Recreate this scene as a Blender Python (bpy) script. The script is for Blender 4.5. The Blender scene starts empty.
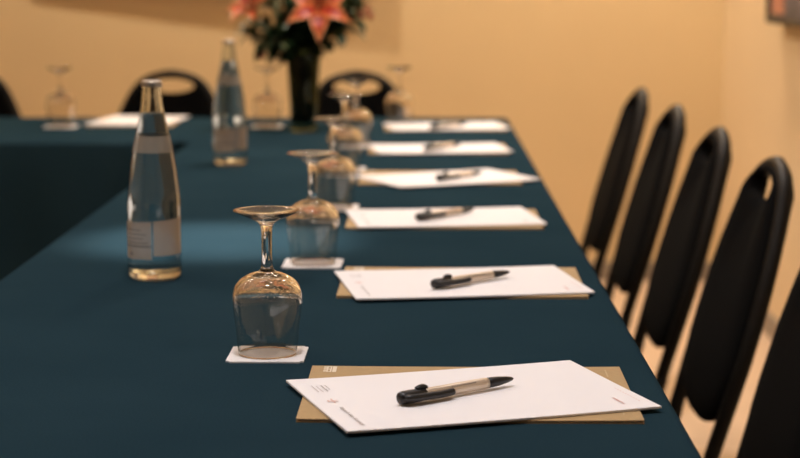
import bpy, bmesh, math, random
from mathutils import Vector, Matrix
from math import pi, sin, cos, atan2, sqrt

random.seed(7)
scene = bpy.context.scene
C = scene.collection
T = 0.75                      # table height

# ------------------------------------------------------------------ camera
cam_d = bpy.data.cameras.new('camera')
cam = bpy.data.objects.new('camera', cam_d)
C.objects.link(cam)
scene.camera = cam
cam.location = (0, 0, T + 0.3953)
cam.rotation_euler = (pi / 2 - 0.139, 0, 0.0128)
cam_d.sensor_width = 36.0
cam_d.lens = 1830.8 / 800 * 36.0
cam_d.clip_start = 0.05
cam_d.dof.use_dof = True
cam_d.dof.focus_distance = 1.80
cam_d.dof.aperture_fstop = 5.8

# ------------------------------------------------------------------ world / exposure
w = bpy.data.worlds.new('world')
scene.world = w
w.use_nodes = True
w.node_tree.nodes['Background'].inputs[0].default_value = (1.0, 0.85, 0.68, 1)
w.node_tree.nodes['Background'].inputs[1].default_value = 0.1
scene.view_settings.view_transform = 'Standard'
scene.view_settings.look = 'None'
scene.view_settings.gamma = 1.0
scene.view_settings.use_curve_mapping = False
scene.view_settings.exposure = 0.0

# ------------------------------------------------------------------ lamps of the room (downlights in the ceiling, z = 2.7)
CEIL = 2.7
WARM = (1.0, 0.84, 0.66)
NEUT = (0.96, 0.95, 1.0)
NEUT2 = (1.0, 0.91, 0.85)
# x, y, watts, kind, cone in degrees, blend, colour
LAMPS = [
    (-0.31, 2.70, 112, 'spot', 15.5, 1.0, (1.0, 0.93, 0.88)),
    (0.05, 4.1, 32, 'spot', 115, 0.9, NEUT2),
    (-0.15, 1.55, 17.5, 'spot', 115, 0.9, NEUT),
    (-1.90, 0.80, 13, 'spot', 140, 0.9, NEUT),
    (-0.75, 6.33, 26.5, 'spot', 140, 0.6, WARM),
    (0.80, 6.25, 24, 'spot', 150, 0.5, WARM),
    (-2.70, 6.33, 7, 'spot', 140, 0.6, WARM),
    (0.75, 3.20, 3, 'spot', 120, 0.9, NEUT),
    (0.75, 1.20, 4, 'spot', 120, 0.9, NEUT),
    (0.86, 5.50, 9, 'spot', 110, 0.7, WARM),
]

# ------------------------------------------------------------------ materials
MATS = {}
def new_mat(name):
    m = bpy.data.materials.new(name)
    m.use_nodes = True
    MATS[name] = m
    nt = m.node_tree
    return m, nt, nt.nodes['Principled BSDF']

def lin(r, g, b):
    f = lambda c: (c / 255 / 12.92) if c / 255 <= 0.04045 else ((c / 255 + 0.055) / 1.055) ** 2.4
    return (f(r), f(g), f(b), 1)

def pmat(name, col, rough=0.5, metal=0.0, noise=0.0, nscale=40.0, bump=0.0, bscale=200.0, spec=0.5, coat=0.0, sheen=0.0):
    m, nt, b = new_mat(name)
    col = tuple(col) if len(col) == 4 else tuple(col) + (1,)
    b.inputs['Base Color'].default_value = col
    b.inputs['Roughness'].default_value = rough
    b.inputs['Metallic'].default_value = metal
    b.inputs['Specular IOR Level'].default_value = spec
    b.inputs['Coat Weight'].default_value = coat
    b.inputs['Sheen Weight'].default_value = sheen
    tc = nt.nodes.new('ShaderNodeTexCoord')
    n = nt.nodes.new('ShaderNodeTexNoise')
    n.inputs['Scale'].default_value = nscale
    n.inputs['Detail'].default_value = 4
    nt.links.new(tc.outputs['Object'], n.inputs['Vector'])
    mix = nt.nodes.new('ShaderNodeMix')
    mix.data_type = 'RGBA'
    mix.inputs[6].default_value = tuple(c * (1 - noise) for c in col[:3]) + (1,)
    mix.inputs[7].default_value = tuple(min(1, c * (1 + noise)) for c in col[:3]) + (1,)
    nt.links.new(n.outputs['Fac'], mix.inputs[0])
    nt.links.new(mix.outputs[2], b.inputs['Base Color'])
    if bump:
        n2 = nt.nodes.new('ShaderNodeTexNoise')
        n2.inputs['Scale'].default_value = bscale
        n2.inputs['Detail'].default_value = 3
        nt.links.new(tc.outputs['Object'], n2.inputs['Vector'])
        bp = nt.nodes.new('ShaderNodeBump')
        bp.inputs['Strength'].default_value = bump
        bp.inputs['Distance'].default_value = 0.002
        nt.links.new(n2.outputs['Fac'], bp.inputs['Height'])
        nt.links.new(bp.outputs['Normal'], b.inputs['Normal'])
    return m

def glass_mat(name, col=(1, 1, 1), ior=1.5, rough=0.0, bump=0.0, bscale=60):
    m, nt, b = new_mat(name)
    nt.nodes.remove(b)
    g = nt.nodes.new('ShaderNodeBsdfGlass')
    g.inputs['Color'].default_value = tuple(col) + (1,)
    g.inputs['IOR'].default_value = ior
    g.inputs['Roughness'].default_value = rough
    nt.links.new(g.outputs[0], nt.nodes['Material Output'].inputs[0])
    if bump:
        tc = nt.nodes.new('ShaderNodeTexCoord')
        n = nt.nodes.new('ShaderNodeTexNoise')
        n.inputs['Scale'].default_value = bscale
        nt.links.new(tc.outputs['Object'], n.inputs['Vector'])
        bp = nt.nodes.new('ShaderNodeBump')
        bp.inputs['Strength'].default_value = bump
        bp.inputs['Distance'].default_value = 0.002
        nt.links.new(n.outputs['Fac'], bp.inputs['Height'])
        nt.links.new(bp.outputs['Normal'], g.inputs['Normal'])
    return m

pmat('wall_paint', (0.70, 0.53, 0.30), 0.75, noise=0.05, nscale=3, bump=0.05, bscale=60)
pmat('wall_paint_side', (0.72, 0.56, 0.35), 0.75, noise=0.04, nscale=3, bump=0.05, bscale=60)
pmat('ceiling_paint', (0.80, 0.72, 0.60), 0.8, noise=0.02)
pmat('floor_marble', (0.62, 0.45, 0.31), 0.35, noise=0.12, nscale=6)
pmat('floor_joint', (0.30, 0.22, 0.15), 0.7, noise=0.1)
pmat('baseboard_grey', (0.27, 0.22, 0.17), 0.5, noise=0.1)
pmat('chair_fabric', (0.0036, 0.0033, 0.0031), 0.9, noise=0.3, nscale=300, bump=0.3, bscale=600, spec=0.05)
pmat('chair_metal', (0.012, 0.009, 0.006), 0.5, metal=0.1, spec=0.16, noise=0.7, nscale=350, bump=0.2, bscale=500)
pmat('rubber', (0.01, 0.01, 0.01), 0.8)
pmat('paper_white', (0.86, 0.82, 0.81), 0.65, noise=0.01, nscale=20, spec=0.2)
pmat('coaster_paper', (0.84, 0.79, 0.76), 0.8, noise=0.03, nscale=150, bump=0.2, bscale=400, spec=0.1)
pmat('folder_card', lin(178, 148, 106), 0.75, noise=0.10, nscale=180, bump=0.1, bscale=300, spec=0.2)
pmat('print_grey', lin(168, 156, 150), 0.8)
pmat('print_soft', lin(196, 184, 178), 0.8)
pmat('print_pink', lin(224, 184, 172), 0.8)
pmat('print_red', lin(214, 150, 138), 0.8)
pmat('print_white', lin(228, 214, 190), 0.8)
pmat('print_faint', lin(200, 176, 138), 0.8)
pmat('print_dark', (0.14, 0.11, 0.09), 0.7)
pmat('pen_black', (0.010, 0.009, 0.009), 0.38, noise=0.1)
pmat('pen_metal', (0.70, 0.58, 0.45), 0.28, metal=0.5, noise=0.05, nscale=300)
pmat('cap_metal', (0.50, 0.44, 0.37), 0.35, metal=0.8, noise=0.1)
pmat('wood', (0.25, 0.15, 0.08), 0.6, noise=0.2)
pmat('steel', (0.5, 0.5, 0.5), 0.35, metal=1.0)
pmat('lamp_trim', (0.8, 0.78, 0.74), 0.4)
pmat('canvas_back', (0.75, 0.70, 0.62), 0.8, noise=0.05)
pmat('frame_dark', (0.018, 0.013, 0.010), 0.5, noise=0.2)
pmat('lily_stem', (0.045, 0.075, 0.018), 0.6, noise=0.2)
pmat('leaf_dark', (0.012, 0.028, 0.010), 0.5, noise=0.4, nscale=30, spec=0.15)
pmat('leaf_mid', (0.070, 0.082, 0.026), 0.5, noise=0.4, nscale=30, spec=0.15)
pmat('leaf_pale', (0.20, 0.18, 0.085), 0.6, noise=0.3, nscale=30, spec=0.15)
pmat('berry_red', (0.36, 0.060, 0.022), 0.5, noise=0.3, nscale=80)
pmat('stamen_brown', (0.22, 0.08, 0.02), 0.7)
pmat('stamen_stalk', (0.55, 0.50, 0.20), 0.6)
glass_mat('wine_glass', (0.985, 0.975, 0.96), 1.50, bump=0.05, bscale=90)
def droplets(m):
    """fine droplets / pressed grain on the shoulder of the upturned bowl and on the foot"""
    nt = m.node_tree
    g = next(n for n in nt.nodes if n.type == 'BSDF_GLASS'); bp = next(n for n in nt.nodes if n.type == 'BUMP')
    tc = next(n for n in nt.nodes if n.type == 'TEX_COORD'); n0 = next(n for n in nt.nodes if n.type == 'TEX_NOISE')
    v = nt.nodes.new('ShaderNodeTexVoronoi'); v.inputs['Scale'].default_value = 330
    nt.links.new(tc.outputs['Object'], v.inputs['Vector'])
    th = nt.nodes.new('ShaderNodeMapRange'); th.inputs[1].default_value = 0.0; th.inputs[2].default_value = 0.24; th.inputs[3].default_value = 1; th.inputs[4].default_value = 0
    nt.links.new(v.outputs['Distance'], th.inputs[0])
    sx = nt.nodes.new('ShaderNodeSeparateXYZ'); nt.links.new(tc.outputs['Object'], sx.inputs[0])
    mk = nt.nodes.new('ShaderNodeValToRGB'); cr = mk.color_ramp; cr.interpolation = 'LINEAR'
    cr.elements[0].position = 0.058; cr.elements[0].color = (0, 0, 0, 1)
    cr.elements[1].position = 0.066; cr.elements[1].color = (1, 1, 1, 1)
    for p, c in ((0.088, 1), (0.090, 0), (0.142, 0), (0.144, 0.6)):
        e = cr.elements.new(p); e.color = (c, c, c, 1)
    nt.links.new(sx.outputs[2], mk.inputs[0])
    mu = nt.nodes.new('ShaderNodeMath'); mu.operation = 'MULTIPLY'
    nt.links.new(th.outputs[0], mu.inputs[0]); nt.links.new(mk.outputs[0], mu.inputs[1])
    b2 = nt.nodes.new('ShaderNodeBump'); b2.inputs['Strength'].default_value = 0.6; b2.inputs['Distance'].default_value = 0.0006
    nt.links.new(mu.outputs[0], b2.inputs['Height']); nt.links.new(bp.outputs['Normal'], b2.inputs['Normal'])
    nt.links.new(b2.outputs['Normal'], g.inputs['Normal'])
droplets(MATS['wine_glass'])
glass_mat('bottle_glass', (0.965, 0.985, 0.985), 1.50, bump=0.06, bscale=40)
glass_mat('water', (0.985, 0.995, 1.0), 1.333)
glass_mat('vase_glass', (0.46, 0.50, 0.40), 1.48)

# tablecloth: woven navy-teal wool
def cloth_mat():
    m, nt, b = new_mat('tablecloth')
    b.inputs['Roughness'].default_value = 0.72
    b.inputs['Specular IOR Level'].default_value = 0.0
    b.inputs['Sheen Weight'].default_value = 0.0
    b.inputs['Sheen Tint'].default_value = (0.4, 0.75, 1, 1)
    tc = nt.nodes.new('ShaderNodeTexCoord')
    n = nt.nodes.new('ShaderNodeTexNoise')
    n.inputs['Scale'].default_value = 5
    n.inputs['Detail'].default_value = 5
    nt.links.new(tc.outputs['Object'], n.inputs['Vector'])
    n2 = nt.nodes.new('ShaderNodeTexNoise')
    n2.inputs['Scale'].default_value = 420
    nt.links.new(tc.outputs['Object'], n2.inputs['Vector'])
    add = nt.nodes.new('ShaderNodeMath'); add.operation = 'MULTIPLY_ADD'
    add.inputs[1].default_value = 0.5; 
    nt.links.new(n2.outputs['Fac'], add.inputs[0]); 
    h = nt.nodes.new('ShaderNodeMath'); h.operation = 'MULTIPLY'; h.inputs[1].default_value = 0.5
    nt.links.new(n.outputs['Fac'], h.inputs[0]); nt.links.new(h.outputs[0], add.inputs[2])
    cr = nt.nodes.new('ShaderNodeValToRGB')
    cr.color_ramp.elements[0].position = 0.25
    cr.color_ramp.elements[0].color = (0.0123, 0.0282, 0.0380, 1)
    cr.color_ramp.elements[1].position = 0.78
    cr.color_ramp.elements[1].color = (0.0210, 0.0430, 0.0550, 1)
    nt.links.new(add.outputs[0], cr.inputs[0])
    nt.links.new(cr.outputs[0], b.inputs['Base Color'])
    bp = nt.nodes.new('ShaderNodeBump')
    bp.inputs['Strength'].default_value = 0.25
    bp.inputs['Distance'].default_value = 0.001
    nt.links.new(n2.outputs['Fac'], bp.inputs['Height'])
    nt.links.new(bp.outputs['Normal'], b.inputs['Normal'])
cloth_mat()

# semi-clear printed bottle label
def label_mat(name, a, col):
    m, nt, b = new_mat(name)
    b.inputs['Base Color'].default_value = col
    b.inputs['Roughness'].default_value = 0.7
    tr = nt.nodes.new('ShaderNodeBsdfTransparent')
    mx = nt.nodes.new('ShaderNodeMixShader')
    mx.inputs[0].default_value = a
    nt.links.new(tr.outputs[0], mx.inputs[1]); nt.links.new(b.outputs[0], mx.inputs[2])
    nt.links.new(mx.outputs[0], nt.nodes['Material Output'].inputs[0])
label_mat('label_film', 0.60, (0.62, 0.44, 0.30, 1))
label_mat('label_band', 0.60, (0.38, 0.31, 0.23, 1))
label_mat('label_print', 0.55, (0.25, 0.20, 0.17, 1))

# lily petal: orange-red heart, pale margins and tip
def petal_mat():
    m, nt, b = new_mat('lily_petal')
    b.inputs['Roughness'].default_value = 0.5
    b.inputs['Subsurface Weight'].default_value = 0.1
    b.inputs['Subsurface Radius'].default_value = (0.004, 0.002, 0.001)
    at = nt.nodes.new('ShaderNodeAttribute'); at.attribute_name = 'edge'
    cr = nt.nodes.new('ShaderNodeValToRGB')
    cr.color_ramp.elements[0].position = 0.05; cr.color_ramp.elements[0].color = (0.33, 0.022, 0.007, 1)
    cr.color_ramp.elements[1].position = 0.95; cr.color_ramp.elements[1].color = (0.86, 0.56, 0.34, 1)
    e = cr.color_ramp.elements.new(0.45); e.color = (0.56, 0.10, 0.012, 1); e2 = cr.color_ramp.elements.new(0.70); e2.color = (0.74, 0.24, 0.05, 1)
    nt.links.new(at.outputs['Fac'], cr.inputs[0])
    nt.links.new(cr.outputs[0], b.inputs['Base Color'])
petal_mat()

# abstract painting
def painting_mat(name, cols, scale):
    m, nt, b = new_mat(name)
    b.inputs['Roughness'].default_value = 0.6
    tc = nt.nodes.new('ShaderNodeTexCoord')
    v = nt.nodes.new('ShaderNodeTexVoronoi'); v.inputs['Scale'].default_value = scale
    nt.links.new(tc.outputs['Object'], v.inputs['Vector'])
    sp = nt.nodes.new('ShaderNodeSeparateColor'); nt.links.new(v.outputs['Color'], sp.inputs[0])
    cr = nt.nodes.new('ShaderNodeValToRGB'); cr.color_ramp.interpolation = 'CONSTANT'
    cr.color_ramp.elements[0].color = cols[0]
    cr.color_ramp.elements[1].color = cols[1]; cr.color_ramp.elements[1].position = 0.3
    for i, c in enumerate(cols[2:]):
        e = cr.color_ramp.elements.new(0.5 + 0.2 * i); e.color = c
    nt.links.new(sp.outputs[0], cr.inputs[0]); nt.links.new(cr.outputs[0], b.inputs['Base Color'])
painting_mat('painting_blue_grey', [lin(90, 84, 88), lin(104, 98, 104), lin(150, 128, 92), lin(70, 66, 72)], 14)
painting_mat('painting_salmon', [lin(196, 132, 104), lin(186, 120, 96), lin(176, 124, 100), lin(204, 146, 112)], 10)
painting_mat('painting_tan', [lin(170, 130, 90), lin(150, 110, 76), lin(120, 100, 80), lin(190, 150, 110)], 4)

def emis(name, col, s):
    m, nt, b = new_mat(name)
    b.inputs['Base Color'].default_value = (0.8, 0.8, 0.8, 1)
    b.inputs['Emission Color'].default_value = tuple(col) + (1,)
    b.inputs['Emission Strength'].default_value = s
emis('lamp_lens', NEUT, 18.0)

# ------------------------------------------------------------------ mesh helpers
def mesh_obj(name, bm, mat, parent=None, smooth=False, loc=None, recalc=True):
    me = bpy.data.meshes.new(name)
    if recalc: bmesh.ops.recalc_face_normals(bm, faces=bm.faces)
    bm.to_mesh(me); bm.free()
    if smooth:
        for p in me.polygons: p.use_smooth = True
    if mat: me.materials.append(MATS[mat])
    o = bpy.data.objects.new(name, me)
    C.objects.link(o)
    if parent: o.parent = parent
    if loc: o.location = loc
    return o

def tag(o, label=None, cat=None, group=None, kind=None):
    if label: o['label'] = label
    if cat: o['category'] = cat
    if group: o['group'] = group
    if kind: o['kind'] = kind
    return o

def thing(name, loc=(0, 0, 0), rz=0, label=None, cat=None, group=None):
    o = bpy.data.objects.new(name, None)
    o.empty_display_size = 0.05
    C.objects.link(o)
    o.location = loc; o.rotation_euler = (0, 0, rz)
    return tag(o, label, cat, group)

def copy_tree(o, parent=None):
    c = o.copy(); C.objects.link(c); c.parent = parent
    for ch in list(o.children): copy_tree(ch, c)
    return c

def place(proto, used, loc, rz, label, group=None):
    o = copy_tree(proto) if used[0] else proto
    used[0] = True
    o.location = loc; o.rotation_euler = (0, 0, rz)
    o['label'] = label
    if group: o['group'] = group
    return o

def box(bm, x0, x1, y0, y1, z0, z1, bevel=0.0, seg=2):
    vs = [bm.verts.new((x, y, z)) for z in (z0, z1) for y in (y0, y1) for x in (x0, x1)]
    f = [(0, 2, 3, 1), (4, 5, 7, 6), (0, 1, 5, 4), (2, 6, 7, 3), (0, 4, 6, 2), (1, 3, 7, 5)]
    fs = [bm.faces.new([vs[i] for i in q]) for q in f]
    if bevel:
        es = set(e for q in fs for e in q.edges)
        bmesh.ops.bevel(bm, geom=list(es), offset=bevel, segments=seg, affect='EDGES', profile=0.5)

def box_obj(name, mat, parent, x0, x1, y0, y1, z0, z1, bevel=0.0, smooth=False):
    bm = bmesh.new(); box(bm, x0, x1, y0, y1, z0, z1, bevel)
    return mesh_obj(name, bm, mat, parent, smooth)

def lathe(bm, prof, n=48, a0=0.0, a1=2 * pi):
    full = abs(a1 - a0 - 2 * pi) < 1e-6
    rings = []
    for r, z in prof:
        if r < 1e-6:
            rings.append([bm.verts.new((0, 0, z))])
        else:
            k = n if full else n + 1
            rings.append([bm.verts.new((r * cos(a0 + (a1 - a0) * i / n), r * sin(a0 + (a1 - a0) * i / n), z)) for i in range(k)])
    for A, B in zip(rings, rings[1:]):
        m = n
        for i in range(m):
            j = (i + 1) % n if full else i + 1
            if len(A) == 1 and len(B) == 1: continue
            if len(A) == 1: bm.faces.new((A[0], B[i], B[j]))
            elif len(B) == 1: bm.faces.new((A[i], B[0], A[j]))
            else: bm.faces.new((A[i], B[i], B[j], A[j]))

def spline(pts, n):
    """Catmull-Rom through points (tuples of any size)."""
    P = [Vector(p) for p in pts]
    P = [P[0] * 2 - P[1]] + P + [P[-1] * 2 - P[-2]]
    out = []
    for i in range(1, len(P) - 2):
        for k in range(n):
            t = k / n
            a, b, c, d = P[i - 1], P[i], P[i + 1], P[i + 2]
            out.append(0.5 * ((2 * b) + (c - a) * t + (2 * a - 5 * b + 4 * c - d) * t * t + (3 * b - a - 3 * c + d) * t ** 3))
    out.append(P[-2].copy())
    return out

def tube(bm, pts, r, n=10, cap=True, flat=1.0):
    """tube along 3-D points; r is a number or a list."""
    pts = [Vector(p) for p in pts]
    R = r if isinstance(r, (list, tuple)) else [r] * len(pts)
    rings = []; up = Vector((0, 0, 1))
    prev = None
    for i, p in enumerate(pts):
        t = (pts[min(i + 1, len(pts) - 1)] - pts[max(i - 1, 0)]).normalized()
        if prev is None:
            a = t.cross(up)
            if a.length < 1e-3: a = t.cross(Vector((1, 0, 0)))
            a.normalize()
        else:
            a = (prev - t * prev.dot(t)).normalized()
        prev = a
        b = t.cross(a)
        rings.append([bm.verts.new(p + (a * cos(2 * pi * k / n) + b * sin(2 * pi * k / n) * flat) * R[i]) for k in range(n)])
    for A, B in zip(rings, rings[1:]):
        for k in range(n):
            bm.faces.new((A[k], A[(k + 1) % n], B[(k + 1) % n], B[k]))
    if cap:
        bm.faces.new(rings[0][::-1]); bm.faces.new(rings[-1])

def tube_obj(name, mat, parent, pts, r, n=10, flat=1.0):
    bm = bmesh.new(); tube(bm, pts, r, n, True, flat)
    return mesh_obj(name, bm, mat, parent, True)

def marks(name, mat, parent, rects, z):
    """flat printed marks: (u0,u1,v0,v1) rectangles, a hair above the sheet."""
    bm = bmesh.new()
    for (u0, u1, v0, v1) in rects:
        vs = [bm.verts.new(p) for p in ((u0, v0, z), (u1, v0, z), (u1, v1, z), (u0, v1, z))]
        bm.faces.new(vs)
    return mesh_obj(name, bm, mat, parent)

# ------------------------------------------------------------------ the room
XR, YB, XL, YF = 1.11, 6.81, -3.6, -2.6
def wall(name, mat, *b):
    o = box_obj(name, mat, None, *b); tag(o, kind='structure'); return o
wall('wall_back', 'wall_paint', XL, XR, YB, YB + 0.15, 0, CEIL)
wall('wall_right', 'wall_paint_side', XR, XR + 0.15, YF, YB + 0.15, 0, CEIL)
wall('wall_left', 'wall_paint', XL - 0.15, XL, YF, YB + 0.15, 0, CEIL)
wall('wall_front', 'wall_paint', XL - 0.15, XR + 0.15, YF - 0.15, YF, 0, CEIL)
wall('ceiling', 'ceiling_paint', XL - 0.15, XR + 0.15, YF - 0.15, YB + 0.15, CEIL, CEIL + 0.12)
fl = wall('floor', 'floor_joint', XL - 0.15, XR + 0.15, YF - 0.15, YB + 0.15, -0.12, -0.003)
# floor tiles, 60 cm marble, sharing one mesh
bm = bmesh.new(); box(bm, -0.298, 0.298, -0.298, 0.298, -0.010, 0.0, 0.001, 1)
tile0 = mesh_obj('tile', bm, 'floor_marble', fl)
first = True
ny = int((YB - YF) / 0.6); nx = int((XR - XL) / 0.6)
for i in range(nx + 1):
    for j in range(ny + 1):
        x = XR - 0.3 - 0.6 * i; y = YB - 0.3 - 0.6 * j
        if x < XL + 0.2 or y < YF + 0.2: continue
        t = tile0 if first else tile0.copy()
        if not first: C.objects.link(t)
        first = False
        t.location = (x, y, 0)
tag(box_obj('baseboard_back', 'baseboard_grey', None, XL, XR - 0.012, YB - 0.012, YB, 0, 0.07, 0.003), kind='structure')
tag(box_obj('baseboard_right', 'baseboard_grey', None, XR - 0.012, XR, YF, YB, 0, 0.07, 0.003), kind='structure')

# downlights
def downlight(x, y, watts, kind, cone, blend, col, i):
    d = thing('ceiling_downlight', (x, y, CEIL), 0, None, 'ceiling light', 'round recessed downlights in the ceiling')
    bm = bmesh.new(); lathe(bm, [(0.070, 0.0), (0.070, -0.006), (0.066, -0.010), (0.054, -0.008), (0.050, 0.0)], 32)
    mesh_obj('trim_ring', bm, 'lamp_trim', d, True)
    bm = bmesh.new(); lathe(bm, [(0.0, -0.003), (0.050, -0.003)], 32)
    mesh_obj('lens', bm, 'lamp_lens', d)
    ld = bpy.data.lights.new('downlight_bulb', 'SPOT')
    ld.energy = watts * 4; ld.color = col
    ld.spot_size = math.radians(cone); ld.spot_blend = blend
    ld.shadow_soft_size = 0.10 if i in (1, 2) else 0.04
    lo = bpy.data.objects.new('downlight_bulb', ld); C.objects.link(lo)
    lo.parent = d; lo.location = (0, 0, -0.07)
    return d
LL = ['over the middle of the blue table', 'over the far corner of the blue table', 'over the near end of the blue table',
      'behind the open middle, near the front wall', 'washing the back wall behind the flowers',
      'in the corner of back and right wall', 'washing the left end of the back wall', 'over the row of black chairs', 'over the near end of the right aisle', 'close to the right wall above the framed painting']
for i, a in enumerate(LAMPS):
    d = downlight(*a, i)
    d['label'] = 'round white recessed downlight ' + LL[i]

# unseen pendant chandelier over the open middle, added for glints in the glasses
emis('bulb_glow', (1.0, 0.93, 0.86), 120.0)
pmat('brass', (0.55, 0.38, 0.16), 0.3, metal=1.0)
ch = thing('chandelier', (-1.25, 2.75, CEIL), 0, 'unseen brass chandelier with six round bulbs, added over the hollow for glints in the glasses', 'chandelier')
bm = bmesh.new(); lathe(bm, [(0, 0), (0.06, 0), (0.055, -0.02), (0.012, -0.035), (0.010, -0.50), (0.03, -0.52), (0.045, -0.56), (0.03, -0.60), (0, -0.62)], 24)
mesh_obj('stem', bm, 'brass', ch, True)
for k in range(6):
    a = 2 * pi * k / 6 + 0.3
    P = lambda r, z: (r * cos(a), r * sin(a), z)
    ar = tube_obj('arm', 'brass', ch, spline([P(0.03, -0.56), P(0.15, -0.62), P(0.27, -0.60), P(0.32, -0.53)], 6), 0.007, 8)
    bm = bmesh.new(); bmesh.ops.create_icosphere(bm, subdivisions=3, radius=0.030)
    bmesh.ops.translate(bm, verts=bm.verts, vec=P(0.32, -0.497))
    mesh_obj('bulb', bm, 'bulb_glow', ar, True)

# ------------------------------------------------------------------ tables and cloth
X0, X1, Y0, Y1, YI, XFAR = -0.5541, 0.2335, 0.45, 5.05, 4.28, -2.4
def table(name, x0, x1, y0, y1, label):
    t = thing(name, ((x0 + x1) / 2, (y0 + y1) / 2, 0), 0, label, 'table')
    hx, hy = (x1 - x0) / 2 - 0.012, (y1 - y0) / 2 - 0.012
    box_obj('tabletop', 'wood', t, -hx, hx, -hy, hy, T - 0.035, T - 0.006, 0.004)
    for sx in (-1, 1):
        for sy in (-1, 1):
            tube_obj('leg', 'steel', t, [(sx * (hx - 0.06), sy * (hy - 0.08), 0), (sx * (hx - 0.06), sy * (hy - 0.08), T - 0.034)], 0.016, 10)
table('conference_table', X0, X1, Y0, Y1, 'long conference table running beside the black chairs, under the blue cloth')
table('conference_table', XFAR, X0 - 0.002, YI, Y1, 'cross table at the far end under the blue cloth, flowers at its corner')

def tablecloth():
    poly = [(X0, Y0), (X1, Y0), (X1, Y1), (XFAR, Y1), (XFAR, YI), (X0, YI)]
    drops = [0.70, 0.20, 0.20, 0.20, 0.735, 0.735]      # drop of side i -> i+1
    rc = 0.022
    per = []                                           # (point, normal, drop, s)
    n = len(poly); s = 0
    for i in range(n):
        p0, p1, p2 = Vector(poly[i - 1]), Vector(poly[i]), Vector(poly[(i + 1) % n])
        d0, d1 = (p1 - p0).normalized(), (p2 - p1).normalized()
        n0, n1 = Vector((d0.y, -d0.x)), Vector((d1.y, -d1.x))
        cr = d0.x * d1.y - d0.y * d1.x
        c = p1 - n0 * rc - n1 * rc if cr > 0 else p1 + n0 * rc + n1 * rc
        for k in range(9):
            t = k / 8
            nn = (n0 * cos(t * pi / 2) + n1 * sin(t * pi / 2)).normalized()
            q = c + nn * rc if cr > 0 else c - (n1 * cos(t * pi / 2) + n0 * sin(t * pi / 2)).normalized() * rc
            if cr <= 0: nn = (n0 * cos(t * pi / 2) + n1 * sin(t * pi / 2)).normalized()
            per.append((q, nn, drops[i - 1] * (1 - t) + drops[i] * t))
        L = (p2 - p1).length - 2 * rc
        m = max(4, int(L / 0.03))
        st = p1 + d1 * rc
        for k in range(1, m):
            per.append((st + d1 * L * k / m, n1, drops[i]))
    bm = bmesh.new()
    er = 0.009
    rings = []
    lev = [(-0.012, 0.0, 0), (-er, 0.0, 0)]
    for k in range(1, 5):
        a = k / 4 * pi / 2
        lev.append((-er + er * sin(a), -er + er * cos(a), 0))
    N = len(per)
    acc = [0.0]
    for i in range(1, N): acc.append(acc[-1] + (per[i][0] - per[i - 1][0]).length)
    rng = random.Random(3)
    ph = [rng.uniform(0, 6.28) for _ in range(3)]
    def wave(i):
        s = acc[i]
        return 0.5 + 0.5 * (0.55 * sin(s * 17 + ph[0]) + 0.45 * sin(s * 29 + ph[1]))
    for off, dz, _ in lev:
        rings.append([bm.verts.new((p.x + nn.x * off, p.y + nn.y * off, T + dz)) for p, nn, d in per])
    for k in range(1, 9):
        t = k / 8
        rings.append([bm.verts.new((p.x + nn.x * wave(i) * 0.045 * t * min(1, d / 0.5) ** 2, p.y + nn.y * wave(i) * 0.045 * t * min(1, d / 0.5) ** 2,
                                    T - er - (d - er) * t)) for i, (p, nn, d) in enumerate(per)])
    for A, B in zip(rings, rings[1:]):
        for i in range(N):
            j = (i + 1) % N
            bm.faces.new((A[i], B[i], B[j], A[j]))
    bm.faces.new(rings[0])
    o = mesh_obj('tablecloth', bm, 'tablecloth', None, True)
    tag(o, 'dark teal blue cloth covering the whole table and hanging into the hollow', 'tablecloth')
tablecloth()

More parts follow.
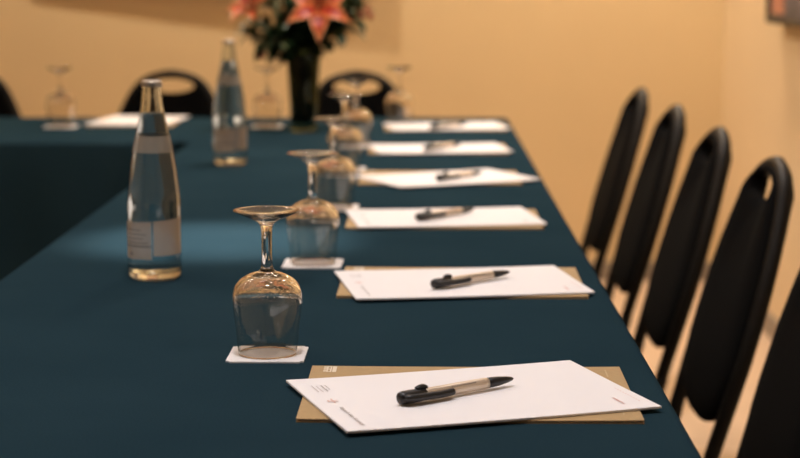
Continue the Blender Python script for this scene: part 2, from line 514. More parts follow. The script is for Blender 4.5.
# ------------------------------------------------------------------ chairs
ZT = 0.853       # top of the backrest
def back_half_width(z):
    """half width of the oval back frame (tube centre line) at height z"""
    pts = [(0.0, 0.0), (0.010, 0.060), (0.03, 0.093), (0.06, 0.116), (0.10, 0.137), (0.15, 0.156), (0.21, 0.169), (0.28, 0.174), (0.36, 0.168), (0.42, 0.160), (0.9, 0.16)]
    d = ZT - 0.011 - z
    if d <= 0: return 0.0
    for a, b in zip(pts, pts[1:]):
        if a[0] <= d <= b[0]:
            t = (d - a[0]) / (b[0] - a[0])
            return a[1] + (b[1] - a[1]) * t
    return pts[-1][1]
BT = 0.29
def back_y(z): return -0.205 - BT * (z - 0.45)
def make_chair():
    t = thing('banquet_chair', (0, 0, 0), 0, None, 'chair', 'black banquet chairs round the table')
    # back frame: one tube from the seat over the top and down again
    zs = [0.40, 0.44, 0.47, 0.51, 0.56, 0.61, 0.66, 0.71, 0.755, 0.785, 0.808, 0.824, 0.835]
    side = [(back_half_width(z), back_y(z), z) for z in zs]
    pts = [(-x, y, z) for x, y, z in side] + [(0, back_y(ZT - 0.011), ZT - 0.011)] + [(x, y, z) for x, y, z in side[::-1]]
    sp = spline(pts, 4)
    bm = bmesh.new(); tube(bm, sp, 0.0125, 10)
    mesh_obj('back_frame', bm, 'chair_metal', t, True)
    # padded oval with a grip hole below the top rail
    hc = ZT - 0.047; NA = 72
    zb = 0.433
    def outer(a):
        # boundary of the pad in direction a from the hole centre (x right, z up)
        dx, dz = cos(a), sin(a)
        lo, hi = 0.0, 0.6
        for _ in range(40):
            m = (lo + hi) / 2
            x, z = dx * m, hc + dz * m
            ok = z > zb + 0.050 * abs(x / 0.17) ** 3 and z < ZT - 0.014
            if ok:
                wd = back_half_width(z) + 0.003
                ok = abs(x) < wd
            if ok: lo = m
            else: hi = m
        return lo
    rings_n = [0.0, 0.04, 0.12, 0.3, 0.5, 0.7, 0.88, 0.97, 1.0]
    bulge = [0.003, 0.006, 0.011, 0.018, 0.021, 0.020, 0.017, 0.011, 0.004]
    bm = bmesh.new(); layers = {}
    for sgn in (1, -1):
        rs = []
        for q, bu in zip(rings_n, bulge):
            ring = []
            for k in range(NA):
                a = 2 * pi * k / NA
                ro = outer(a)
                ri = 1 / sqrt((cos(a) / 0.070) ** 2 + (sin(a) / 0.0215) ** 2)
                ri = min(ri, ro * 0.9)
                r = ri + (ro - ri) * q
                x, z = r * cos(a), hc + r * sin(a)
                th = min(bu, 0.008 + (ro - ri) * 0.3)
                ring.append(bm.verts.new((x, back_y(z) + sgn * th + 0.002, z)))
            rs.append(ring)
        layers[sgn] = rs
        for A, B in zip(rs, rs[1:]):
            for k in range(NA):
                f = (A[k], A[(k + 1) % NA], B[(k + 1) % NA], B[k])
                bm.faces.new(f if sgn > 0 else f[::-1])
    for idx in (0, -1):
        A, B = layers[1][idx], layers[-1][idx]
        for k in range(NA): bm.faces.new((A[k], A[(k + 1) % NA], B[(k + 1) % NA], B[k]))
    mesh_obj('backrest', bm, 'chair_fabric', t, True)
    # seat: rounded cushion
    def rr(hw, hy0, hy1, r, n=6):
        out = []
        for (cx, cy, a0) in ((hw - r, hy1 - r, 0), (-hw + r, hy1 - r, pi / 2), (-hw + r, hy0 + r, pi), (hw - r, hy0 + r, 3 * pi / 2)):
            for k in range(n + 1):
                a = a0 + pi / 2 * k / n
                out.append((cx + r * cos(a), cy + r * sin(a)))
        return out
    bm = bmesh.new(); rs = []
    for ins, z in ((0.02, 0.375), (0.004, 0.380), (0.0, 0.395), (0.003, 0.415), (0.015, 0.427), (0.06, 0.434), (0.12, 0.437)):
        rs.append([bm.verts.new((x, y, z)) for x, y in rr(0.205 - ins, -0.110 + ins, 0.240 - ins, 0.075 - ins * 0.4)])
    for A, B in zip(rs, rs[1:]):
        for k in range(len(A)): bm.faces.new((A[k], A[(k + 1) % len(A)], B[(k + 1) % len(A)], B[k]))
    bm.faces.new(rs[0][::-1]); bm.faces.new(rs[-1])
    mesh_obj('seat', bm, 'chair_fabric', t, True)
    sf = [(x, y, 0.368) for x, y in rr(0.165, -0.09, 0.19, 0.05)]
    bm = bmesh.new(); tube(bm, sf + [sf[0]], 0.010, 8)
    mesh_obj('seat_frame', bm, 'chair_metal', t, True)
    for sx in (-1, 1):
        tube_obj('side_bracket', 'chair_metal', t, [(sx * 0.161, -0.180, 0.352), (sx * 0.163, -0.04, 0.366)], 0.009, 8)
        tube_obj('leg', 'chair_metal', t, spline([(sx * 0.160, -0.192, 0.401), (sx * 0.161, -0.170, 0.315), (sx * 0.165, -0.170, 0.20), (sx * 0.175, -0.230, 0.0)], 6), 0.0125)
        tube_obj('leg', 'chair_metal', t, spline([(sx * 0.165, 0.180, 0.37), (sx * 0.175, 0.195, 0.2), (sx * 0.185, 0.215, 0.0)], 6), 0.0125)
    return t
chair0 = make_chair(); cu = [False]
G = 'black banquet chairs round the table'
XC = 0.250
side = [(2.375, XC, 'black banquet chair cut by the right picture edge, nearest to the camera', 0.0),
        (2.92, XC, 'nearest fully framed black banquet chair along the right side, grip hole clearly open', 0.04),
        (3.50, XC, 'second fully framed black banquet chair along the right side, counted from the front', 0.02),
        (4.10, XC, 'third fully framed black banquet chair along the right side, counted from the front', 0.02),
        (4.72, XC - 0.006, 'farthest black banquet chair of the row along the right side', 0.02)]
for y, x, lb, dr in side:
    place(chair0, cu, (x, y, 0), pi / 2 + dr, lb, G)
for x, y, lb, dr in [(-1.37, 5.24, 'black chair behind the far table, cut by the left picture edge', 0.03),
                     (-0.772, 5.25, 'black chair with open grip hole behind the far table, directly above the large bottle', -0.02),
                     (-0.195, 5.22, 'black chair behind the far table, just right of the flower vase', 0.02)]:
    place(chair0, cu, (x, y, 0), pi + dr, lb, G)

# ------------------------------------------------------------------ folders, pads, pens
def bent_sheet(name, mat, L, W, th, z0, curve, parent=None):
    """thin slab with very slightly lifted edges"""
    bm = bmesh.new(); nx, ny = 14, 10
    def zz(u, v):
        e = max(abs(u) / (L / 2), abs(v) / (W / 2))
        c = (abs(u) / (L / 2)) ** 3 * (0.5 + 0.5 * abs(v) / (W / 2))
        return curve * c
    g = []
    for lay in (0, 1):
        g.append([[bm.verts.new((-L / 2 + L * i / nx, -W / 2 + W * j / ny, z0 + lay * th + zz(-L / 2 + L * i / nx, -W / 2 + W * j / ny))) for j in range(ny + 1)] for i in range(nx + 1)])
    for lay in (0, 1):
        for i in range(nx):
            for j in range(ny):
                q = (g[lay][i][j], g[lay][i + 1][j], g[lay][i + 1][j + 1], g[lay][i][j + 1])
                bm.faces.new(q)
    a, b = g
    for i in range(nx):
        bm.faces.new((a[i][0], a[i + 1][0], b[i + 1][0], b[i][0])); bm.faces.new((a[i][ny], a[i + 1][ny], b[i + 1][ny], b[i][ny]))
    for j in range(ny):
        bm.faces.new((a[0][j], a[0][j + 1], b[0][j + 1], b[0][j])); bm.faces.new((a[nx][j], a[nx][j + 1], b[nx][j + 1], b[nx][j]))
    return mesh_obj(name, bm, mat, parent)

FW, FH = 0.3086, 0.2225
def make_folder():
    f = thing('card_folder', (0, 0, 0), 0, None, 'folder', 'kraft card folders at the seats')
    bent_sheet('back_cover', 'folder_card', FW, FH, 0.0008, 0.0002, 0.0, f)
    bent_sheet('inner_sheets', 'paper_white', FW - 0.008, FH - 0.006, 0.0008, 0.0010, 0.0, f)
    fc = bent_sheet('front_cover', 'folder_card', FW, FH, 0.0008, 0.0020, 0.0008, f)
    z = 0.0035
    # pale emblem at the head: a low block, and two upright strokes beside a bar
    e = [(-0.1330, -0.1290, 0.082, 0.108), (-0.1420, -0.1385, 0.084, 0.089), (-0.1420, -0.1385, 0.093, 0.098), (-0.1420, -0.1385, 0.102, 0.107),
         (-0.1385, -0.1375, 0.082, 0.108), (-0.1352, -0.1338, 0.082, 0.108), (-0.1375, -0.1352, 0.083, 0.0855), (-0.1375, -0.1352, 0.0935, 0.0965), (-0.1375, -0.1352, 0.1045, 0.107)]
    marks('printed_emblem', 'print_white', fc, e, z)
    ft1 = [(0.1378, 0.1392, -0.09 + 0.0045 * k, -0.0872 + 0.0045 * k) for k in range(8)]
    ft2 = [(0.1378, 0.1392, 0.066 + 0.0045 * k, 0.0688 + 0.0045 * k) for k in range(7)]
    marks('printed_address', 'print_faint', fc, ft1, z)
    marks('printed_line', 'print_faint', fc, ft2, z)
    return f
def make_pad():
    p = thing('paper_pad', (0, 0, 0), 0, None, 'paper pad', 'white paper pads at the seats')
    b = bent_sheet('backing_sheets', 'paper_white', 0.297, 0.210, 0.0012, 0.0, 0.0006, p)
    s = bent_sheet('top_sheet', 'paper_white', 0.297, 0.210, 0.0003, 0.0014, 0.0008, p)
    z = 0.00265
    rng = random.Random(5)
    # small address block (three short lines) in the far left corner
    ad = []
    for u, v0, v1 in ((-0.1320, 0.046, 0.073), (-0.1280, 0.044, 0.070)):
        ad.append((u - 0.0004, u + 0.0004, v0, v1))
    marks('printed_lines', 'print_soft', s, ad, z)
    marks('printed_line_bold', 'print_grey', s, [(-0.1236, -0.1226, 0.046, 0.071), (-0.1196, -0.1190, 0.052, 0.071)], z)
    # faint pink emblem
    marks('printed_emblem', 'print_pink', s, [(-0.1345, -0.1325, 0.004, 0.010), (-0.1320, -0.1250, 0.0035, 0.005), (-0.1320, -0.1250, 0.0065, 0.0080), (-0.1300, -0.1285, -0.001, 0.015)], z)
    # name line: letters standing side by side, read from the seat
    tl = []; v = -0.019
    for k in range(20):
        wd = rng.choice((0.0018, 0.0022, 0.0026))
        if k in (7, 11): v -= 0.003
        hh = rng.choice((0.0030, 0.0036))
        tl.append((-0.1310, -0.1310 + hh, v - wd, v - 0.0006)); v -= wd + 0.0011
    marks('printed_name', 'print_grey', s, tl, z)
    marks('printed_footer', 'print_pink', s, [(0.1385, 0.1392, -0.080 + 0.0058 * k, -0.0764 + 0.0058 * k) for k in range(10)], z)
    marks('printed_red_word', 'print_red', s, [(0.1195, 0.1215, -0.086 + 0.0032 * k, -0.0838 + 0.0032 * k) for k in range(8)], z)
    return p
def make_pen():
    p = thing('ballpoint_pen', (0, 0, 0), 0, None, 'pen', 'ballpoint pens on the pads')
    def lx(name, mat, prof, n=20):
        bm = bmesh.new(); lathe(bm, [(r, x) for r, x in prof], n)
        bmesh.ops.rotate(bm, verts=bm.verts, cent=(0, 0, 0), matrix=Matrix.Rotation(pi / 2, 3, 'Y'))
        return mesh_obj(name, bm, mat, p, True)
    lx('barrel', 'pen_metal', [(0, -0.040), (0.0052, -0.040), (0.0055, -0.036), (0.0056, 0.0), (0.0055, 0.030), (0.0053, 0.036), (0.0, 0.036)])
    lx('grip', 'pen_black', [(0, 0.0355), (0.0051, 0.0355), (0.0050, 0.042), (0.0043, 0.052), (0.0031, 0.061), (0.0018, 0.067), (0.0006, 0.0690), (0, 0.0690)])
    lx('cap', 'pen_black', [(0, -0.0690), (0.0032, -0.0688), (0.0056, -0.0672), (0.0063, -0.064), (0.0064, -0.055), (0.0061, -0.047), (0.0057, -0.0385), (0, -0.0385)])
    # clip: a broad black bar along the side, bowed out
    bm = bmesh.new()
    tube(bm, spline([(-0.0640, -0.0040, 0.0010), (-0.0600, -0.0075, 0.0006), (-0.0450, -0.0085, 0.0002), (-0.0250, -0.0082, -0.0002), (-0.0130, -0.0072, -0.0002), (-0.0105, -0.0062, -0.0002)], 5), [0.0030] * 3 + [0.0036] * 20 + [0.0028] * 2 + [0.0016], 10)
    mesh_obj('clip', bm, 'pen_black', p, True)
    bm = bmesh.new(); tube(bm, spline([(-0.0480, 0.0005, 0.0058), (-0.0440, 0.0005, 0.0074), (-0.0395, 0.0005, 0.0072), (-0.0365, 0.0005, 0.0056)], 4), 0.0024, 8)
    mesh_obj('push_button', bm, 'pen_black', p, True)
    # printing along the barrel
    bm = bmesh.new()
    rng = random.Random(2); x = -0.010
    for k in range(13):
        wd = rng.choice((0.0012, 0.0016, 0.0019))
        a0, a1 = 0.62, 0.82
        vs = [bm.verts.new((xx, -0.00575 * cos(a), 0.00575 * sin(a))) for xx, a in ((x, a0), (x + wd, a0), (x + wd, a1), (x, a1))]
        bm.faces.new(vs); x += wd + 0.0008
    mesh_obj('printed_word', bm, 'print_dark', p)
    return p
folder0, pad0, pen0 = make_folder(), make_pad(), make_pen()
fu, pu, nu = [False], [False], [False]
ORD = ['nearest', 'second', 'third', 'fourth', 'fifth', 'sixth']
seats = [  # folder x,y,rot ; pad x,y,rot ; pen rear xy, tip xy
    ((0.0423, 1.6943, -0.0056), (0.0421, 1.6764, 0.3259), ((-0.0215, 1.6245), (0.0853, 1.7090))),
    ((0.0489, 2.3210, -0.0069), (0.0471, 2.3045, 0.1736), ((0.015, 2.246), (0.108, 2.334))),
    ((0.0330, 2.9300, 0.0000), (0.0320, 2.9300, 0.1450), ((-0.009, 2.876), (0.082, 2.974))),
    ((0.0310, 3.5300, 0.0050), (0.0445, 3.5000, 0.4600), ((0.026, 3.434), (0.113, 3.540))),
    ((0.0330, 4.1150, 0.0000), (0.0350, 4.1000, 0.1500), ((0.003, 4.025), (0.085, 4.135))),
    ((0.0560, 4.7150, 0.0000), (0.0580, 4.7000, 0.1600), ((0.018, 4.600), (0.110, 4.700))),
]
for k, (fo, pa, pe) in enumerate(seats):
    if k == 0:
        lf, lp, ln = ('tan card folder with pale emblem under the nearest white pad', 'nearest white paper pad with printed heading, lying askew on its folder',
                      'black and champagne ballpoint pen on the nearest white pad')
    elif k == 5:
        lf, lp, ln = ('tan card folder under the farthest white pad along the right table', 'farthest white paper pad along the right table, by the far corner',
                      'dark ballpoint pen on the farthest pad of the right table')
    else:
        lf = 'tan card folder under the %s white pad counted from the front' % ORD[k]
        lp = '%s white paper pad counted from the front of the table' % ORD[k]
        ln = 'ballpoint pen lying on the %s pad counted from the front' % ORD[k]
    if k == 3: lp = 'fourth white paper pad from the front, the most strongly twisted one'
    place(folder0, fu, (fo[0], fo[1], T), fo[2], lf)
    place(pad0, pu, (pa[0], pa[1], T + 0.0037), pa[2], lp)
    (ax, ay), (bx_, by_) = pe
    place(pen0, nu, ((ax + bx_) / 2, (ay + by_) / 2, T + 0.0037 + 0.0024 + 0.0064), atan2(by_ - ay, bx_ - ax), ln)
place(folder0, fu, (-0.765, 4.875, T), pi / 2 + 0.02, 'tan card folder under the white pad on the far cross table')
place(pad0, pu, (-0.762, 4.872, T + 0.0037), pi / 2 - 0.12, 'white paper pad on the far cross table, behind the large bottle')

# ------------------------------------------------------------------ coasters and wine glasses
bm = bmesh.new(); box(bm, -0.04, 0.04, -0.04, 0.04, 0.0, 0.0016)
bmesh.ops.bevel(bm, geom=[e for e in bm.edges if abs(e.verts[0].co.z - e.verts[1].co.z) > 0.001], offset=0.004, segments=3, affect='EDGES')
coaster0 = mesh_obj('paper_coaster', bm, 'coaster_paper')
tag(coaster0, None, 'coaster', 'square paper coasters under the glasses')
cou = [False]

def make_glass():
    g = thing('wine_glass', (0, 0, 0), 0, None, 'wine glass', 'wine glasses turned upside down')
    # inverted: rim on the coaster at z = 0
    out = spline([(0.0308, 0.0008), (0.0318, 0.012), (0.0336, 0.030), (0.0354, 0.046), (0.0361, 0.057), (0.0354, 0.066), (0.0325, 0.0735), (0.0270, 0.0795), (0.0180, 0.0845), (0.0098, 0.0870), (0.0068, 0.0895)], 5)
    inn = spline([(0.0297, 0.0008), (0.0307, 0.012), (0.0325, 0.030), (0.0343, 0.046), (0.0349, 0.0560), (0.0340, 0.0645), (0.0308, 0.0712), (0.0248, 0.0768), (0.0150, 0.0812), (0.0, 0.0830)], 5)
    stem = spline([(0.0068, 0.0895), (0.0058, 0.094), (0.0054, 0.102), (0.0053, 0.115), (0.0055, 0.126), (0.0064, 0.1335), (0.0088, 0.1382), (0.0138, 0.1412), (0.0230, 0.1450), (0.0330, 0.1494), (0.0345, 0.1507)], 5)
    foot = [(0.0345, 0.1513), (0.0337, 0.1516), (0.0300, 0.1505), (0.0230, 0.1490), (0.0160, 0.1477), (0.0090, 0.1469), (0.0, 0.1466)]
    prof = [(v.x, v.y) for v in (Vector((p[0], p[1])) for p in inn[::-1])] + [(0.0302, 0.0)] + [(p[0], p[1]) for p in out] + [(p[0], p[1]) for p in stem[1:]] + foot
    prof = [(max(0, r), z) for r, z in prof]
    ib = min(range(len(prof)), key=lambda i: abs(prof[i][1] - 0.0895) + (1 if i < len(inn) else 0))
    it = min(range(len(prof)), key=lambda i: abs(prof[i][1] - 0.1382) + (1 if i < ib else 0))
    # the three parts meet edge to edge, so that the solid glass has no inner faces
    for nm, pr in (('bowl', prof[:ib + 1]), ('stem', prof[ib:it + 1]), ('foot', prof[it:])):
        bm = bmesh.new(); lathe(bm, pr, 64)
        bmesh.ops.reverse_faces(bm, faces=bm.faces)
        mesh_obj(nm, bm, 'wine_glass', g, True, recalc=False)
    return g
glass0 = make_glass(); gu = [False]
GL = [(-0.162, 1.873, 'nearest upturned wine glass, sharp, beside the nearest pad'),
      (-0.151, 2.477, 'second upturned wine glass from the front, right behind the sharp one'),
      (-0.150, 3.080, 'third upturned wine glass from the front, beside the third pad'),
      (-0.158, 3.690, 'fourth upturned wine glass from the front, beside the fourth pad'),
      (-0.155, 4.200, 'fifth upturned wine glass from the front, in front of the far chair'),
      (-0.063, 4.790, 'upturned wine glass behind the farthest pad, right of the far chair'),
      (-0.405, 4.740, 'upturned wine glass on the far table between small bottle and vase'),
      (-0.940, 4.730, 'upturned wine glass standing alone at the left on the far table')]
for x, y, lb in GL:
    place(coaster0, cou, (x - 0.0, y, T), random.uniform(-0.02, 0.02), 'white square coaster under the ' + lb.split(',')[0].replace('upturned ', ''))
    place(glass0, gu, (x, y, T + 0.0016), 0, lb)

# ------------------------------------------------------------------ bottles
def make_bottle():
    b = thing('water_bottle', (0, 0, 0), 0, None, 'bottle', 'clear glass water bottles')
    outp = [(0.0, 0.004), (0.020, 0.0035), (0.028, 0.0), (0.0325, 0.0015), (0.0342, 0.006)]
    body = spline([(0.0344, 0.012), (0.0345, 0.05), (0.0345, 0.088), (0.0342, 0.105), (0.0324, 0.123), (0.0290, 0.148), (0.0246, 0.173), (0.0197, 0.197), (0.0152, 0.219), (0.0132, 0.234), (0.0124, 0.243), (0.0120, 0.2515)], 5)
    inn = spline([(0.0095, 0.2515), (0.0098, 0.243), (0.0106, 0.234), (0.0126, 0.219), (0.0171, 0.197), (0.0220, 0.173), (0.0264, 0.148), (0.0298, 0.123), (0.0316, 0.105), (0.0319, 0.088), (0.0319, 0.05), (0.0318, 0.020), (0.0300, 0.012), (0.0240, 0.009), (0.0, 0.011)], 5)
    bm = bmesh.new()
    lathe(bm, outp + [(p[0], p[1]) for p in body] + [(p[0], p[1]) for p in inn[:-1]] + [(0.0, 0.011)], 64)
    bo = mesh_obj('glass_body', bm, 'bottle_glass', b, True)
    # water: fills the cavity up into the neck (slightly overlapping the glass)
    lv = 0.216
    wp = [(p[0] + 0.0002, p[1]) for p in inn if p[1] < lv and p[0] > 0.001]
    wp = [(0.0, lv), (wp[0][0] * 0.9, lv), (wp[0][0], lv + 0.0006)] + wp + [(0.0, 0.0108)]
    bm = bmesh.new(); lathe(bm, wp, 64)
    mesh_obj('water', bm, 'water', b, True)
    bm = bmesh.new()
    lathe(bm, [(0.0, 0.2585), (0.0112, 0.2585), (0.0128, 0.2575), (0.0134, 0.2560), (0.0138, 0.2500), (0.0123, 0.2500), (0.0121, 0.2518), (0.0, 0.2518)], 40)
    cp = mesh_obj('cap', bm, 'cap_metal', b, True)
    # clear printed labels: neck band and body label (front left panel and lower right panel)
    def band(name, mat, z0, z1, a0, a1, slope=0.0, off=0.0003, n=24, parent=None):
        bm = bmesh.new()
        def rad(z):
            for p, q in zip(body, body[1:]):
                if p[1] <= z <= q[1]: return p[0] + (q[0] - p[0]) * (z - p[1]) / (q[1] - p[1])
            return 0.0345
        rows = []
        for j in range(7):
            row = []
            for i in range(n + 1):
                a = a0 + (a1 - a0) * i / n
                z = z0 + (z1 + slope * i / n - z0) * j / 6
                r = rad(z) + off
                row.append(bm.verts.new((r * cos(a), r * sin(a), z)))
            rows.append(row)
        for A, B in zip(rows, rows[1:]):
            for i in range(n): bm.faces.new((A[i], A[i + 1], B[i + 1], B[i]))
        return mesh_obj(name, bm, mat, parent or b, True)
    d = math.radians
    band('neck_label', 'label_band', 0.166, 0.187, d(-178), d(178), n=48)
    lb = band('body_label', 'label_film', 0.0290, 0.0760, d(-176), d(-88), 0.002)
    band('side_label', 'label_film', 0.0335, 0.0785, d(-84), d(-4), 0.003)
    for k, (z, a0, a1) in enumerate(((0.066, -170, -112), (0.0605, -170, -100), (0.055, -170, -106), (0.0495, -170, -96), (0.0445, -176, -88))):
        band('printed_line', 'label_print', z, z + (0.0016 if k < 4 else 0.0026), d(a0), d(a1), 0, 0.0006, 12, lb)
    band('printed_dot', 'print_dark', 0.0335, 0.0375, d(-144), d(-135), 0, 0.0007, 4, lb)
    return b
bottle0 = make_bottle(); bu = [False]
place(bottle0, bu, (-0.351, 2.362, T), 0.0, 'tall clear glass water bottle with neck band at the left, larger in the picture')
place(bottle0, bu, (-0.402, 3.790, T), 0.35, 'clear glass water bottle farther back, smaller in the picture, left of the vase')

# ------------------------------------------------------------------ vase and flowers
VX, VY = -0.301, 4.600
vase = thing('flower_vase', (VX, VY, T), 0, 'tall dark glass vase holding the lilies on the far table corner', 'vase')
bm = bmesh.new()
vo = spline([(0.0335, 0.001), (0.0340, 0.02), (0.0350, 0.06), (0.0380, 0.12), (0.0415, 0.17), (0.0460, 0.205)], 4)
vi = spline([(0.0435, 0.205), (0.0390, 0.17), (0.0355, 0.12), (0.0325, 0.06), (0.0312, 0.022)], 4)
lathe(bm, [(0, 0.0)] + [(p[0], p[1]) for p in vo] + [(p[0], p[1]) for p in vi] + [(0.0, 0.020)], 40)
mesh_obj('glass_body', bm, 'vase_glass', vase, True)

def petal_mesh(L, W):
    bm = bmesh.new(); nu_, nv = 14, 8
    lay = bm.verts.layers.float.new('edge')
    g = []
    for i in range(nu_ + 1):
        t = i / nu_
        wd = W * (sin(pi * min(1, t * 0.93 + 0.07)) ** 0.85) * (1 - 0.15 * t)
        if i == nu_: wd = W * 0.03
        # arching out and curling back at the tip
        ang = 0.35 + 1.25 * t
        x = L * (t * 0.80 + 0.15 * t * t); z = L * (0.55 * t - 0.62 * t * t * t)
        row = []
        for j in range(nv + 1):
            s = (j / nv) * 2 - 1
            v = bm.verts.new((x, s * wd / 2, z + 0.10 * W * s * s + 0.03 * W * sin(t * 14 + s * 3) * abs(s)))
            v[lay] = min(1, 0.80 * abs(s) ** 2.2 + max(0, t - 0.66) * 2.0)
            row.append(v)
        g.append(row)
    for i in range(nu_):
        for j in range(nv): bm.faces.new((g[i][j], g[i + 1][j], g[i + 1][j + 1], g[i][j + 1]))
    me = bpy.data.meshes.new('petal'); bm.to_mesh(me); bm.free()
    for p in me.polygons: p.use_smooth = True
    me.materials.append(MATS['lily_petal'])
    return me
PM = petal_mesh(0.085, 0.042)
def part_from(me, name, parent, mw):
    o = bpy.data.objects.new(name, me); C.objects.link(o); o.parent = parent; o.matrix_local = mw; return o
def lily(x, y, z, face, size, label, spin=0.0, openness=1.0, n=6):
    """x,y,z of the flower throat in world, facing direction"""
    base = Vector((VX + random.uniform(-0.012, 0.012), VY + random.uniform(-0.012, 0.012), T + 0.03))
    t = thing('lily', base, 0, label, 'flower', 'lilies in the vase')
    top = Vector((x, y, z)) - base
    f = Vector(face).normalized()
    mid = Vector((top.x * 0.12, top.y * 0.12, 0.17))
    tube_obj('stem', 'lily_stem', t, spline([(0, 0, 0), mid, top - f * 0.03, top], 6), 0.003, 8)
    q = f.to_track_quat('Z', 'Y').to_matrix().to_4x4()
    for k in range(n):
        a = spin + 2 * pi * k / n
        tilt = (-0.15 if k % 2 else -0.30) - (1 - openness) * 0.8
        m = Matrix.Translation(top) @ q @ Matrix.Rotation(a, 4, 'Z') @ Matrix.Rotation(tilt, 4, 'Y') @ Matrix.Scale(size, 4)
        part_from(PM, 'petal', t, m)
    for k in range(5):
        a = spin + 0.3 + 2 * pi * k / 5
        d = (q @ Vector((0.35 * cos(a), 0.35 * sin(a), 1))).normalized()
        st = tube_obj('stamen', 'stamen_stalk', t, [top, top + d * 0.045 * size], 0.0009, 6)
        tube_obj('anther', 'stamen_brown', st, [top + d * 0.043 * size - Vector((0.005, 0, 0)), top + d * 0.046 * size + Vector((0.005, 0, 0))], 0.0022, 6)
    return t
lily(-0.258, 4.530, T + 0.305, (0.05, -0.85, 0.42), 1.15, 'large open orange lily with pale petal tips at the front of the bouquet', spin=pi / 2)
lily(-0.418, 4.560, T + 0.292, (-0.45, -0.6, 0.75), 0.95, 'red and white half open lily at the left side of the bouquet', spin=0.3, openness=0.6)
lily(-0.330, 4.640, T + 0.385, (-0.1, -0.5, 0.9), 1.0, 'orange lily standing highest in the bouquet, behind the large one', spin=0.8, openness=0.8)

def leaf_mesh(name, L, W, mat):
    bm = bmesh.new(); n = 6; g = []
    for i in range(n + 1):
        t = i / n
        wd = W * sin(pi * (t * 0.94 + 0.04)) ** 0.8
        row = [bm.verts.new((L * t, s * wd / 2, 0.12 * L * sin(pi * t) + 0.15 * wd * abs(s))) for s in (-1, 0, 1)]
        g.append(row)
    for i in range(n):
        for j in range(2): bm.faces.new((g[i][j], g[i + 1][j], g[i + 1][j + 1], g[i][j + 1]))
    me = bpy.data.meshes.new(name); bm.to_mesh(me); bm.free()
    for p in me.polygons: p.use_smooth = True
    me.materials.append(MATS[mat]); return me
LM = {'d': leaf_mesh('leaf', 0.056, 0.030, 'leaf_dark'), 'm': leaf_mesh('leaf', 0.046, 0.025, 'leaf_mid'), 'p': leaf_mesh('leaf', 0.036, 0.020, 'leaf_pale'),
      'b': leaf_mesh('leaf', 0.085, 0.034, 'leaf_dark')}
greens = thing('bouquet_greenery', (VX, VY, T + 0.024), 0, 'dark and olive green foliage with red berries filling the vase around the lilies', 'foliage')
G0 = Vector((VX, VY, T + 0.024))
def sprig(tx, ty, tz, kind, nl=12, berries=0, start=0.4):
    base = Vector((VX + random.uniform(-0.02, 0.02), VY + random.uniform(-0.02, 0.02), T + 0.024))
    top = Vector((tx, ty, T + tz)) - base
    path = spline([(0, 0, 0), (top.x * 0.10, top.y * 0.10, 0.14), (top.x * 0.42, top.y * 0.42, 0.14 + (top.z - 0.14) * 0.60), top], 8)
    t = tube_obj('sprig', 'lily_stem', greens, path, 0.0022, 6)
    t.location = base - G0
    for k in range(nl):
        u = start + (1 - start) * (k + 0.5) / nl
        i = min(len(path) - 2, int(u * (len(path) - 1)))
        p = path[i]; d = (path[i + 1] - path[i]).normalized()
        az = k * 2.4 + random.uniform(-0.4, 0.4)
        s = d.orthogonal().normalized()
        s = Matrix.Rotation(az, 3, d) @ s
        dirv = (s * 0.9 + d * 0.55 + Vector((0, 0, random.uniform(-0.35, 0.2)))).normalized()
        m = Matrix.Translation(p) @ dirv.to_track_quat('X', 'Z').to_matrix().to_4x4() @ Matrix.Scale(random.uniform(0.75, 1.2), 4)
        part_from(LM[kind if random.random() < 0.75 else random.choice('dmp')], 'leaf', t, m)
    for k in range(berries):
        p = top + Vector((random.uniform(-0.018, 0.018), random.uniform(-0.018, 0.018), random.uniform(-0.015, 0.02)))
        bm = bmesh.new(); bmesh.ops.create_icosphere(bm, subdivisions=2, radius=random.uniform(0.006, 0.009))
        for v in bm.verts: v.co = Vector((v.co.x, v.co.y, v.co.z * 1.25)) + p
        mesh_obj('berry', bm, 'berry_red', t, True)
    return t
SP = [(-0.440, 4.62, 0.275, 'm', 14, 0),
      (-0.400, 4.55, 0.225, 'd', 14, 0),
      (-0.405, 4.58, 0.190, 'p', 8, 4),
      (-0.370, 4.50, 0.270, 'd', 14, 0),
      (-0.360, 4.66, 0.350, 'p', 14, 0),
      (-0.310, 4.52, 0.240, 'd', 16, 0),
      (-0.300, 4.68, 0.380, 'm', 14, 0),
      (-0.230, 4.66, 0.340, 'd', 14, 0),
      (-0.185, 4.62, 0.290, 'm', 14, 6),
      (-0.180, 4.64, 0.345, 'm', 14, 0),
      (-0.250, 4.55, 0.250, 'd', 14, 0),
      (-0.420, 4.66, 0.335, 'm', 14, 0),
      (-0.340, 4.56, 0.310, 'd', 14, 0),
      (-0.160, 4.60, 0.315, 'd', 14, 0),
      (-0.205, 4.56, 0.270, 'm', 14, 0),
      (-0.215, 4.60, 0.370, 'm', 14, 0),
      (-0.455, 4.60, 0.250, 'm', 14, 0),
      (-0.150, 4.57, 0.300, 'm', 14, 5),
      (-0.170, 4.56, 0.335, 'm', 14, 0),
      (-0.188, 4.54, 0.262, 'd', 14, 0),
      (-0.390, 4.56, 0.330, 'p', 14, 0),
      (-0.270, 4.62, 0.300, 'd', 14, 0)]
for a in SP:
    sprig(a[0], a[1], a[2], a[3], a[4] + 8, a[5])
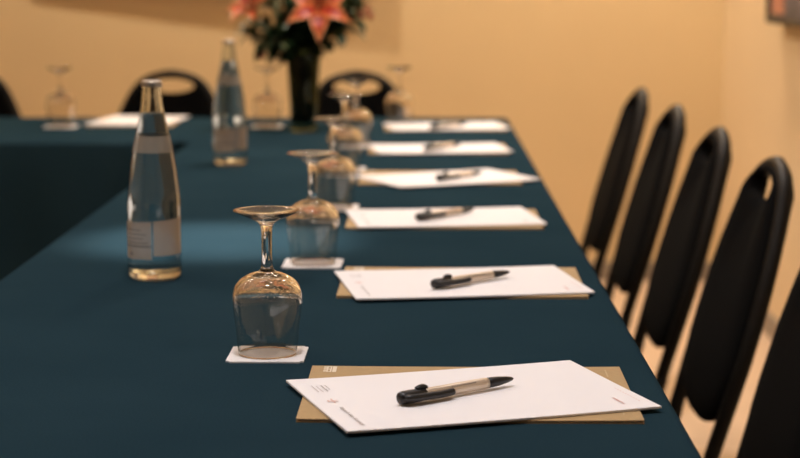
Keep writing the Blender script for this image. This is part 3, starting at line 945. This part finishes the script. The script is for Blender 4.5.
# broad dark leaves around the vase mouth
bl = tube_obj('leaf_stalk', 'lily_stem', greens, [(0, 0, 0), (0.003, -0.004, 0.21)], 0.003, 8)
for (dx, dy, dz, sc) in [(0.9, -0.3, 0.25, 1.15), (0.8, -0.5, 0.75, 1.1), (-0.7, -0.6, 0.4, 1.0), (-0.3, -0.8, 0.5, 1.0), (0.3, -0.9, 0.6, 1.0), (-0.9, 0.1, 0.5, 1.0), (0.2, 0.9, 0.7, 1.0), (0.0, -0.7, 0.9, 1.0)]:
    d = Vector((dx, dy, dz)).normalized()
    part_from(LM['b'], 'leaf', bl, Matrix.Translation((0.003, -0.004, 0.195)) @ d.to_track_quat('X', 'Z').to_matrix().to_4x4() @ Matrix.Scale(sc, 4))
# cut stems standing in the vase
for k in range(18):
    a = 2.4 * k; r = 0.0052 * sqrt(k + 0.5)
    st = tube_obj('cut_stem', 'leaf_dark', greens, [(0, 0, 0), (r * 0.2 * cos(a), r * 0.2 * sin(a), 0.175)], 0.0046, 7)
    st.location = (r * cos(a), r * sin(a), 0.0)

# ------------------------------------------------------------------ pictures
pic = thing('framed_painting', (XR, 5.20, T + 0.243), 0, 'framed abstract painting in salmon and grey blue on the right wall', 'painting')
# spans y 5.95 .. 4.95 along the wall, 0.7 high; frame stands 5 cm off the wall
D = 0.055
for nm, b in (('frame_rail', (-D, -0.002, -0.5, 0.5, 0, 0.022)), ('frame_rail', (-D, -0.002, -0.5, 0.5, 0.678, 0.70)),
              ('frame_rail', (-D, -0.002, 0.478, 0.5, 0.022, 0.678)), ('frame_rail', (-D, -0.002, -0.5, -0.478, 0.022, 0.678))):
    box_obj(nm, 'frame_dark', pic, *b, 0.003)
box_obj('canvas', 'painting_blue_grey', pic, -D + 0.010, -0.006, -0.478, 0.478, 0.022, 0.678)
box_obj('painted_panel', 'painting_salmon', pic, -D + 0.008, -D + 0.0099, 0.26, 0.44, 0.030, 0.40)
# unseen canvas on the back wall, right end set off to slope its shadow
zc = T + 0.315
cv = thing('large_canvas', (-0.797, YB, zc), 0, 'wide tan and brown canvas, unseen, placed above the flowers to shade the back wall', 'painting')
bm = bmesh.new()
hw = 0.632
def yoff(x): return -(0.012 + (0.060 - 0.012) * (x + hw) / (2 * hw))
vs = []
for z in (0, 0.9):
    for x in (-hw, hw):
        vs += [bm.verts.new((x, yoff(x), z)), bm.verts.new((x, yoff(x) + 0.010, z))]
bmesh.ops.convex_hull(bm, input=bm.verts)
mesh_obj('canvas', bm, 'painting_tan', cv)
box_obj('hanging_cleat', 'wood', cv, -0.3, 0.3, -0.030, -0.001, 0.6, 0.64)
